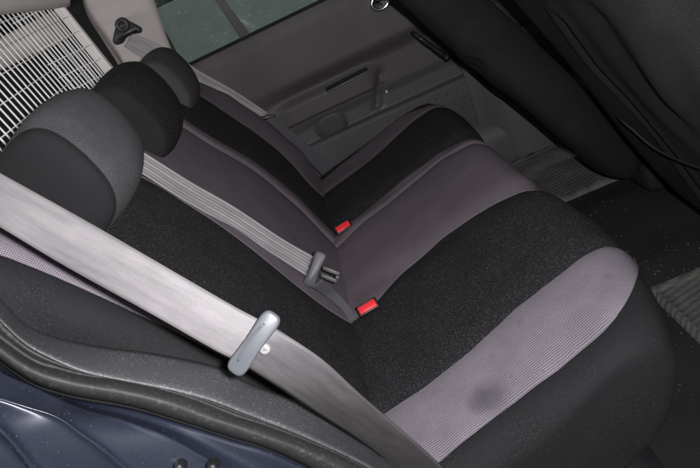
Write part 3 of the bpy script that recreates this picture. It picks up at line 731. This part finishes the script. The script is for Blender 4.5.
# ------------------------------------------------------------------ DOG CRATE
crate = thing('dog_crate', 'white wire dog crate with cream lid in the boot behind the headrests', 'dog crate')
XC = -.435
def xl(z): return XC-.13*(z-.58)
mb = MB(); wr = .0020
ys_ = np.arange(.10, 1.31, .027)
for y in ys_: mb.tube([(xl(.28), y, .28), (xl(.86), y, .86)], wr, 6)
mb2 = MB()
for z in np.arange(.30, .85, .046): mb2.tube([(xl(z)-.002, .08, z), (xl(z)-.002, 1.32, z)], .0016, 5)
fg = mb.build('front_grid', M['white_wire'], crate); mb2.build('cross_wire', M['white_wire'], fg)
mb = MB()
for x in np.arange(-.565, XC, .019): mb.tube([(x-.13*(.28-.58), 1.315, .28), (x-.13*(.82-.58), 1.315, .82)], wr, 6)
sg_ = mb.build('side_grid', M['white_wire'], crate)
mb = MB()
for z in np.arange(.30, .85, .046): mb.tube([(-.58+xl(z)-XC, 1.313, z), (xl(z), 1.313, z)], .0016, 5)
mb.build('cross_wire', M['white_wire'], sg_)
mb = MB()
G = []
for z, w in ((.30, .016), (.55, .014), (.70, .010), (.80, .007)):
    G.append([(xl(z)+.010, 1.318-w, z), (xl(z)+.012, 1.318+w*.3, z), (xl(z)-.02, 1.326+w*.4, z), (xl(z)-.02, 1.318-w, z)])
mb.grid(np.array(G), closed=True); mb.build('corner_post', M['cream'], crate, bevel=.002)
mb = MB(); lidp = [(XC-.01, .834), (XC+.003, .842), (XC+.003, .87), (XC-.02, .89), (-.6, .91), (-1.0, .91)]
lp = cr(lidp, 26)
mb.grid([[(x-.06*(sst(y, 1.30, 1.42))**2, y, z-.05*sst(y, .6, 1.45)) for x, z in lp] for y in np.concatenate([np.linspace(.02, 1.30, 10), np.linspace(1.32, 1.42, 8)])]); mb.build('lid', M['cream'], crate, solid=.012)

# ------------------------------------------------------------------ FRONT SEATS
def front_seat(xb, zb, rec, y0, y1, H, label, cords, folds, pocket):
    t = thing('front_seat', label, 'car seat', 'front seats')
    r = math.radians(rec); S = np.array([-math.sin(r), 0, math.cos(r)]); Nn = np.array([-math.cos(r), 0, -math.sin(r)])   # rear-facing normal
    O = np.array([xb, 0, zb]); W = (y1-y0)/2; yc = (y0+y1)/2
    creases = []
    for pxs, wd_, dp_ in folds:
        pts = []
        for p in cr(pxs, 30):
            d = ray(p); q0 = O+Nn*.065; q = CAM+d*((q0-CAM)@Nn)/(d@Nn); pts.append(((q-O)@S, q[1]))
        creases.append((np.array(pts), wd_, dp_))
    uu = np.sin(np.linspace(-1, 1, 110)*math.pi/2*.999)*.55+np.linspace(-1, 1, 110)*.45
    outline = [(u, 1) for u in uu[::-1]]+[(u, -1) for u in np.linspace(-1, 1, 20)[1:-1]]
    G = []
    for s in np.linspace(0, 1, 110):
        rows = []
        edge = min(1, (s/.09)) ; edge = math.sqrt(max(0, 1-(1-edge)**2))
        wk = (W*(.90+.10*sst(s, 0, .3)))*(0.90+.10*edge)
        for px, sg in outline:
            pn2 = sg*(1-abs(px)**4.8)**.31
            dep = .075*(.25+.75*edge)
            off = pn2*dep-(.012*(1-px*px) if pn2 > 0 else 0)
            q = O+S*(s*H)+np.array([0, yc+px*wk, 0]); fold = 0
            if pn2 > 0:
                fold = .003*math.sin(9*s+3*px)*math.sin(5*px+2*s)
                for cs_, wd_, dp_ in creases:
                    dd = np.min(np.hypot(cs_[:, 0]-s*H, cs_[:, 1]-q[1])); fold -= dp_*math.exp(-(dd/wd_)**2)-.5*dp_*math.exp(-((dd-2.2*wd_)/wd_)**2)
            rows.append(q+Nn*(off+fold))
        G.append(rows)
    G = np.array(G); mb = MB(); mb.grid(G, closed=True); mb.poly(G[0]); mb.poly(G[-1], flip=True)
    bk_ = mb.build('backrest', M['seat_black'], t)
    # loose map pocket cloth and its elastic hem
    P = []
    for s in (np.linspace(.05, .62, 26) if pocket else ()):
        row = []
        for u in np.linspace(-.88, .88, 40):
            bulge = .012*math.cos(u*math.pi/2*1.1)+.007*math.sin(u*5+s*7)*sst(s, .2, .6)+.006*sst(s, .45, .62)
            row.append(O+S*(s*H)+Nn*(.066-.012*(1-u*u)+.006+bulge)+np.array([0, yc+u*W*(.92+.08*s), 0]))
        P.append(row)
    if pocket:
        mb = MB(); mb.grid(np.array(P)); pk = mb.build('map_pocket', M['pocket_black'], t)
        mb = MB(); mb.tube([q+Nn*.003 for q in P[-1]], .0025, 8); mb.build('elastic_hem', M['pocket_black'], pk)
    # elastic cord and hanging seams of the loose cover, lying on the rear face
    def on_seat(p, lift=.0):
        d = ray(p); q = O+Nn*(.070+lift); return CAM+d*((q-CAM)@Nn)/(d@Nn)
    for nm, px, rad, m_ in cords:
        mb = MB(); mb.tube(cr([on_seat((2*px[0][0]-px[1][0], 2*px[0][1]-px[1][1]), -.016)]+[on_seat(p, .005) for p in px]+[on_seat((2*px[-1][0]-px[-2][0], 2*px[-1][1]-px[-2][1]), -.016)], 60), rad, 8); mb.build(nm, m_, t)
    # seat pan edge and rail below
    mb = MB(); mb.frame_box((xb+.26, yc, zb-.02), (.25, 0, 0), (0, W*.92, 0), (0, 0, .055)); mb.build('seat_pan', M['seat_black'], t, bevel=.03)
    return t
front_seat(.865, -.125, 23, .06, .60, .80, 'near front seat in plain black cloth, seen from behind in the top right corner',
           [('elastic_cord', [(622, 121), (634, 131), (650, 145), (669, 156), (700, 168), (760, 186)], .0022, M['charcoal'])],
           [([(562, 20), (594, 66), (624, 100), (654, 134), (676, 160), (712, 208)], .012, .007), ([(600, 20), (650, 90), (700, 140)], .03, .006), ([(665, 60), (690, 110), (720, 150)], .02, .006)], False)
front_seat(.835, -.185, 29, .735, 1.262, .86, 'far front seat with slack black cover, seen from behind next to the far door',
           [],
           [([(470, 52), (500, 80), (520, 90), (536, 101), (547, 120), (557, 134)], .015, .007), ([(500, 40), (516, 78), (535, 98)], .014, .006), ([(430, 20), (470, 60), (490, 90)], .02, .008)], False)

# ------------------------------------------------------------------ FLOOR
def floor_z(x, y):
    return -.305+.055*sst(y, .44, .56)*(1-sst(y, .84, .97))*0.35
xs = np.linspace(.0, 1.8, 70); ysf = np.linspace(-.06, 1.44, 80)
mb = MB(); mb.grid([[(x, y, floor_z(x, y)+.003*math.sin(17*x+5*y)*math.sin(13*y)) for y in ysf] for x in xs])
struct(mb.build('floor', M['carpet']))
def floor_mat(x0, x1, y0, y1, z, label, lip):
    nx, ny = 50, 44; G = []
    for x in np.linspace(x0, x1, nx):
        row = []
        for y in np.linspace(y0, y1, ny):
            d = min(x-x0, x1-x, y-y0, y1-y); e = max(0., 1-d/.016)
            row.append((x, y, z+lip*(1-abs(2*min(1, d/.016)-1))+.002*math.sin(23*x)*math.sin(19*y)-(.01 if d <= 1e-6 else 0)))
        G.append(row)
    mb = MB(); mb.grid(np.array(G)); o = mb.build('floor_mat', M['mat'], None); return tag(o, label, 'floor mat', 'rubber floor mats')
floor_mat(.60, 1.15, .97, 1.34, -.292, 'grey ribbed rubber floor mat strewn with sand below the far front seat', .010)
floor_mat(.655, 1.15, .05, .475, -.292, 'dirty grey rubber floor mat at the right edge by the near seat', .012)
mb = MB()
for (cx, cy, sx, sy, cnt) in ((.68, 1.02, .05, .05, 70), (.74, .80, .07, .09, 90), (.72, .52, .05, .05, 120), (.60, .22, .06, .08, 50), (.78, .40, .08, .08, 60)):
    for _ in range(cnt):
        x, y = rng.normal(cx, sx), rng.normal(cy, sy); r = .0006+.0016*rng.random()**3; z = max(floor_z(x, y), -.290 if (x > .66 and (y < .47 or y > .98)) else -1)+.004
        a = rng.random(3)*6; P = [np.array([x, y, z])+r*np.array([math.cos(q+a[0]), math.sin(q+a[0]), .4*math.sin(q*2+a[1])]) for q in (0, 2.1, 4.2)]
        T_ = np.array([x, y, z+r])
        for i in range(3): mb.poly([P[i], P[(i+1) % 3], T_])
cro = mb.build('sand_crumbs', M['crumb'], None, smooth=False, weld=False); cro['kind'] = 'stuff'; tag(cro, 'scattered sand and crumbs on the dark floor carpet and mats', 'crumbs')
mb = MB(); mb.grid([[(x, y, -.70) for y in (-40, 0, 1.5, 3, 6, 40)] for x in (-40, -3, 0, 3, 40)]); struct(mb.build('ground', M['ground']))

# ------------------------------------------------------------------ CAMERA
cd = bpy.data.cameras.new('camera'); co = bpy.data.objects.new('camera', cd); COL.objects.link(co)
from mathutils import Matrix, Vector
R3 = Matrix(((RT[0], UP[0], -FW[0]), (RT[1], UP[1], -FW[1]), (RT[2], UP[2], -FW[2])))
co.matrix_world = Matrix.Translation(Vector(CAM)) @ R3.to_4x4()
cd.sensor_fit = 'HORIZONTAL'; cd.sensor_width = 36; cd.lens = 36*FPX/700; cd.clip_start = .02; cd.clip_end = 200
scene.camera = co

# ------------------------------------------------------------------ LIGHT: camera flash, grey daylight through the windows
def area(name, loc, target, size, power, color=(1, 1, 1)):
    l = bpy.data.lights.new(name, 'AREA'); l.shape = 'DISK'; l.size = size; l.energy = power; l.color = color
    o = bpy.data.objects.new(name, l); COL.objects.link(o); o.location = Vector(loc)
    o.rotation_euler = (Vector(target)-Vector(loc)).to_track_quat('-Z', 'Y').to_euler(); return o
fl = CAM+UP*.025+RT*.05-FW*.02
area('camera_flash', fl, CAM+FW*1.3, .035, 18., (1., .975, .985))
area('tailgate_daylight', (-1.45, .35, .93), (-.3, 1.3, .5), 0.5, 8., (.97, .97, 1.))
su = bpy.data.lights.new('overcast_sun', 'SUN'); su.energy = 1.0; su.angle = math.radians(12); su.color = (.96, .98, 1.)
so = bpy.data.objects.new('overcast_sun', su); COL.objects.link(so); so.rotation_euler = Vector((0, -.22, -1)).to_track_quat('-Z', 'Y').to_euler()
w = bpy.data.worlds.new('World'); scene.world = w; w.use_nodes = True
bg = w.node_tree.nodes['Background']; sky = w.node_tree.nodes.new('ShaderNodeTexSky'); sky.sky_type = 'NISHITA'; sky.sun_disc = False
sky.sun_elevation = math.radians(77); sky.sun_rotation = math.radians(0); sky.dust_density = 6.
hs = w.node_tree.nodes.new('ShaderNodeHueSaturation'); hs.inputs['Saturation'].default_value = .3
w.node_tree.links.new(sky.outputs[0], hs.inputs['Color']); w.node_tree.links.new(hs.outputs[0], bg.inputs[0]); bg.inputs[1].default_value = .012
scene.view_settings.view_transform = 'Standard'; scene.view_settings.look = 'None'; scene.view_settings.exposure = 0; scene.view_settings.gamma = 1
scene.cycles.use_denoising = True
scene.cycles.max_bounces = 8; scene.cycles.transparent_max_bounces = 8
scene.cycles.sample_clamp_indirect = 4
